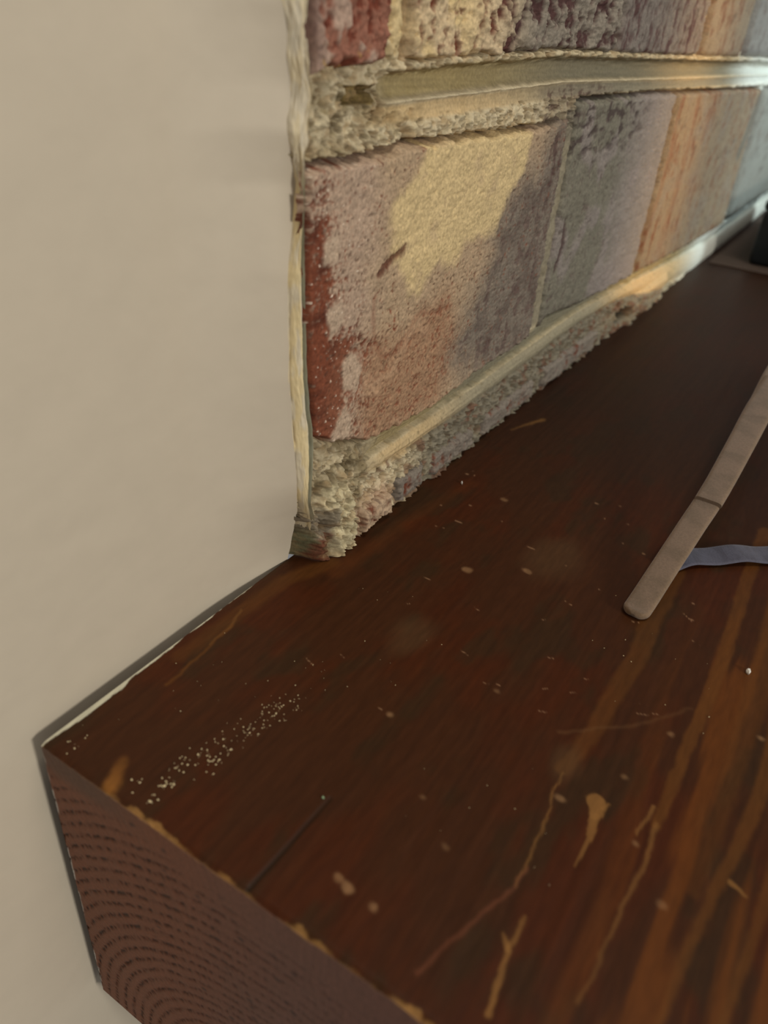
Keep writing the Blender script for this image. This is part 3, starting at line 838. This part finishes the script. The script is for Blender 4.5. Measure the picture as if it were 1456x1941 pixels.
# front, bottom, back and far end of the board
zf = Ztop[:, -1]
fr = np.stack([np.stack([sx, np.full_like(sx, -DEPTH), zf], -1), np.stack([sx, np.full_like(sx, -DEPTH), np.full_like(sx, -THICK)], -1)], 1)
v3, q3 = grid_arrays(fr)
bm_ = np.array([[[0.0, 0, -THICK], [0, -DEPTH, -THICK]], [[LEN, 0, -THICK], [LEN, -DEPTH, -THICK]]])
v4, q4 = grid_arrays(bm_)
zb_ = Ztop[:, 0]
bk_ = np.stack([np.stack([sx, np.zeros_like(sx), zb_], -1), np.stack([sx, np.zeros_like(sx), np.full_like(sx, -THICK)], -1)], 1)
v5, q5 = grid_arrays(bk_)
fe = np.array([[[LEN, 0, 0.0], [LEN, -DEPTH, 0]], [[LEN, 0, -THICK], [LEN, -DEPTH, -THICK]]])
v6, q6 = grid_arrays(fe)
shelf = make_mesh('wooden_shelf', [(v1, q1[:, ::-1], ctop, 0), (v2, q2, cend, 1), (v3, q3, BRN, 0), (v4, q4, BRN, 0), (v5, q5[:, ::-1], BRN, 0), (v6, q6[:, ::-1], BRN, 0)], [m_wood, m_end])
tag(shelf, 'thick dark brown stained wooden shelf with scratched top and ringed end grain', 'shelf')


# ------------------------------------------------------------------ strap and ribbon
def strip(name, centre, widths, thick, colour, m, up=(0, 0, 1), tip=True, rows=9, parent=None, ripple=0.0, seed=1):
    """a flat band swept along a smooth path; rounded tip at its start"""
    C_ = np.array(centre, float)
    n = len(C_)
    tk = np.linspace(0, n - 1, n)
    tt = np.linspace(0, n - 1, 160)

    def cr(vals):
        out = []
        for t in tt:
            i = min(int(t), n - 2)
            f = t - i
            p0, p1, p2, p3 = vals[max(i - 1, 0)], vals[i], vals[i + 1], vals[min(i + 2, n - 1)]
            out.append(0.5 * ((2 * p1) + (-p0 + p2) * f + (2 * p0 - 5 * p1 + 4 * p2 - p3) * f * f + (-p0 + 3 * p1 - 3 * p2 + p3) * f ** 3))
        return np.array(out)
    Pc = cr(C_)
    W = np.interp(tt, tk, widths)
    T = np.gradient(Pc, axis=0)
    T /= np.linalg.norm(T, axis=1)[:, None]
    Sd = np.cross(T, np.array(up, float))
    Sd /= np.linalg.norm(Sd, axis=1)[:, None]
    N = np.cross(Sd, T)
    s = np.concatenate([[0], np.cumsum(np.linalg.norm(np.diff(Pc, axis=0), axis=1))])
    prof = []
    m_ = 28
    for k in range(m_ + 1):
        a = 2 * np.pi * k / m_
        ca, sa = np.cos(a), np.sin(a)
        prof.append((np.sign(ca) * abs(ca) ** 0.35, np.sign(sa) * abs(sa) ** 0.8))
    prof = np.array(prof)
    half = W / 2
    if tip:
        half = half * np.sqrt(np.clip(1 - (1 - np.clip(s / 2.6, 0, 1)) ** 2, 0.02, 1))
    th = np.full_like(s, thick / 2)
    if tip:
        th = th * np.sqrt(np.clip(1 - (1 - np.clip(s / 0.9, 0, 1)) ** 2, 0.05, 1))
    th[-1] = th[-1]
    rip = ripple * fbm(s, s * 0, 7, 2, seed)
    A = Pc[:, None, :] + Sd[:, None, :] * (half[:, None, None] * prof[None, :, 0, None]) + N[:, None, :] * (th[:, None, None] * prof[None, :, 1, None] + rip[:, None, None])
    v, q = grid_arrays(A)
    # end caps
    capv = np.array([[Pc[0], Pc[0]], [Pc[-1], Pc[-1]]])
    me_parts = [(v, q, colour(s[:, None] + 0 * prof[None, :, 0], prof[None, :, 0] + 0 * s[:, None]), 0)]
    for idx, flip in ((0, False), (-1, True)):
        ring = A[idx]
        ctr = np.repeat(Pc[idx][None], len(ring), 0)
        vv, qq = grid_arrays(np.stack([ring, ctr], 1))
        me_parts.append((vv, qq, np.array(colour(np.array([[s[idx]]]), np.array([[0.0]]))).reshape(3), 0))
    return make_mesh(name, me_parts, [m], parent)


m_suede = mat('taupe_suede', vcol=True, rough=0.95, spec=0.1, vary=0.12, vscale=1800, bump=0.3, bscale=2200, sheen=0.3)
m_ribbon = mat('slate_ribbon', vcol=True, rough=0.9, spec=0.15, vary=0.12, vscale=2200, bump=0.4, bscale=2600, bstretch=(1, 1, 1), sheen=0.3)


def suede_col(s, w):
    n = fbm(s, w * 3, 6, 3, 1201)
    c = np.broadcast_to(S(108, 89, 72, 0.75), s.shape + (3,)).copy()
    c = lerp_col(c, S(98, 81, 64, 0.75), ss(-0.2, 0.3, n))
    c = lerp_col(c, S(84, 68, 52, 0.75), np.exp(-((s - 50.5 - w) / 0.5) ** 2) * 0.6)
    c = lerp_col(c, S(120, 98, 74, 0.75), ss(0.7, 0.95, np.abs(w)) * 0.5)
    return c


def ribbon_col(s, w):
    c = np.broadcast_to(S(66, 65, 78, 0.75), s.shape + (3,)).copy()
    c = lerp_col(c, S(56, 54, 66, 0.75), ss(-0.2, 0.3, fbm(s, w * 2, 3, 3, 1211)))
    c = lerp_col(c, S(84, 82, 92, 0.75), ss(0.75, 0.95, np.abs(w)) * 0.7)
    return c


STRAP = [(99.2, -75.6, 1.3), (104, -76.0, 1.5), (118, -77.0, 4.0), (136, -78.2, 6.6), (160, -79.6, 9.5), (206, -80.5, 15.5), (250, -81.5, 21), (300, -90, 23), (350, -104, 14), (385, -112, 4.0), (400, -115, 1.3)]
SW = [6.2, 6.3, 6.4, 6.7, 7.1, 8.2, 8.2, 8.2, 8.2, 8.2, 8.2]
st = strip('suede_strap', STRAP, SW, 1.8, suede_col, m_suede)
tag(st, 'narrow taupe suede strap with rounded tip arching over the shelf at the right', 'strap')
# folded lap of the strap, a slightly proud sleeve
lap = strip('sleeve', [(148, -79.3, 9.0), (160, -79.75, 10.4), (183, -80.2, 13.4), (206, -80.6, 16.4), (228, -82.0, 19.2)], [7.1, 7.3, 7.8, 8.4, 8.5], 2.0, suede_col, m_suede, tip=False, parent=st)
RIB = [(124, -76.5, 1.0), (130.5, -80.0, 1.4), (136, -85.5, 1.0), (141, -91, 1.6), (147, -98.5, 1.0), (158, -110, 1.6), (170, -122, 1.1), (180, -134, 1.4)]
rb = strip('ribbon', RIB, [6.0, 7.0, 7.4, 7.4, 7.4, 7.4, 7.4, 7.4], 0.7, ribbon_col, m_ribbon, tip=False, ripple=0.15, seed=5)
tag(rb, 'slate blue woven ribbon lying on the shelf under the taupe strap', 'ribbon')

# ------------------------------------------------------------------ black case and grey mat at the far end
import bmesh


def box_obj(name, lo, hi, bevel, m, parent=None):
    bm = bmesh.new()
    bmesh.ops.create_cube(bm, size=1)
    for vtx in bm.verts:
        vtx.co = Vector([(lo[i] + (hi[i] - lo[i]) * (vtx.co[i] + 0.5)) * MM for i in range(3)])
    bmesh.ops.bevel(bm, geom=bm.edges[:], offset=bevel * MM, segments=3, affect='EDGES', profile=0.5)
    me = bpy.data.meshes.new(name)
    bm.to_mesh(me)
    bm.free()
    for p in me.polygons:
        p.use_smooth = True
    me.materials.append(m)
    return link(bpy.data.objects.new(name, me), parent)


m_black = mat('black_plastic', (0.008, 0.010, 0.011), rough=0.45, spec=0.3, vary=0.05, vscale=500)
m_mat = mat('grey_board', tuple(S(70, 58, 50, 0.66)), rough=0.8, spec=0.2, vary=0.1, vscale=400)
case = bpy.data.objects.new('black_case', None)
link(case)
case.location = (0.56, -0.08, 0.0)
tag(case, 'black case standing at the far right end of the shelf', 'case')
body = box_obj('case_body', (480 - 560, -128 + 80, 1.0), (640 - 560, -32 + 80, 32), 3, m_black, case)
lid = box_obj('case_lid', (479.4 - 560, -128.6 + 80, 32.2), (640.6 - 560, -31.4 + 80, 39), 2.5, m_black, case)
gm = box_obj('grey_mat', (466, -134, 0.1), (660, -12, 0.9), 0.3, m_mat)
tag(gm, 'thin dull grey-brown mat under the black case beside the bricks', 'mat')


# ------------------------------------------------------------------ crumbs and dust
def fleck_verts(rs, x, y, z0, r, flat=0.5):
    k = rs.randint(5, 7)
    a0 = rs.uniform(0, 6.28)
    el = rs.uniform(0.5, 1.0)
    vs_, fs = [], []
    for lay, (zz_, sc_) in enumerate(((0.0, 0.8), (flat * r, 1.0), (2 * flat * r, 0.55))):
        for i in range(k):
            a = a0 + 6.283 * i / k
            rr = r * sc_ * (0.75 + 0.25 * math.sin(i * 2.3 + a0))
            px, py = rr * math.cos(a), rr * math.sin(a) * el
            ca, sa = math.cos(a0), math.sin(a0)
            vs_.append(((x + px * ca - py * sa) * MM, (y + px * sa + py * ca) * MM, (z0 + zz_) * MM))
    for lay in (0, 1):
        for i in range(k):
            j = (i + 1) % k
            fs.append((lay * k + i, lay * k + j, (lay + 1) * k + j, (lay + 1) * k + i))
    fs.append(tuple(range(k))[::-1])
    fs.append(tuple(range(2 * k, 3 * k)))
    return vs_, fs


m_dust = mat('plaster_dust', tuple(S(214, 196, 152, 0.8)), rough=0.9, vary=0.25, vscale=700)
m_flake = mat('white_flake', tuple(S(200, 196, 186, 0.7)), rough=0.8, vary=0.05)
m_green = mat('green_speck', tuple(S(128, 150, 116, 0.7)), rough=0.7, vary=0.05)
rs = random.Random(21)
V, F = [], []
centres = [((42, -28.6), 4, 8, 0.10), ((33, -28.5), 4.5, 34, 0.12), ((29, -27.5), 3.5, 26, 0.12), ((23, -26.5), 4, 40, 0.13), ((15, -26), 3.2, 40, 0.15),
           ((11, -22.5), 2.4, 16, 0.16), ((6.5, -23.5), 2.0, 16, 0.17), ((3.5, -24), 1.3, 7, 0.22), ((3.5, -19.5), 1.4, 5, 0.2), ((4.0, -4.5), 2.5, 10, 0.13),
           ((25, -14), 12, 14, 0.09), ((60, -35), 25, 16, 0.10), ((80, -85), 22, 14, 0.12), ((40, -60), 30, 10, 0.09)]
for (cx, cy_), sprd, cnt, rad in centres:
    for i in range(cnt):
        x = rs.gauss(cx, sprd * 0.6)
        y = rs.gauss(cy_, sprd * 0.42)
        if x < 1.2 or y > -1.5 or y < -118:
            continue
        r_ = rad * rs.uniform(0.45, 1.5) * (1.6 if rs.random() < 0.1 else 1)
        a, b = fleck_verts(rs, x, y, 0.03, r_, 0.35)
        o_ = len(V)
        V += a
        F += [tuple(i_ + o_ for i_ in f_) for f_ in b]
me = bpy.data.meshes.new('plaster_dust')
me.from_pydata(V, [], F)
me.materials.append(m_dust)
o = link(bpy.data.objects.new('plaster_dust', me))
tag(o, 'pale plaster dust and crumbs scattered over the near end of the shelf', 'dust', kind='stuff')


def crumb(name, x, y, r_, m, label, seed, flat=0.45):
    rs = random.Random(seed)
    a, b = fleck_verts(rs, 0, 0, 0.03, r_, flat)
    me = bpy.data.meshes.new(name)
    me.from_pydata(a, [], b)
    me.materials.append(m)
    o = link(bpy.data.objects.new(name, me))
    o.location = (x * MM, y * MM, 0)
    return tag(o, label, 'crumb')


crumb('paint_flake', 97.4, -101.5, 1.0, m_flake, 'white paint flake on the right side of the shelf below the ribbon', 1)
crumb('green_crumb', 19.9, -46.6, 0.42, m_green, 'tiny green crumb at the end of the dark groove in the shelf', 2)
crumb('plaster_crumb', 128.2, -16.5, 0.8, m_flake, 'small grey crumb on the shelf close to the brick wall', 3)
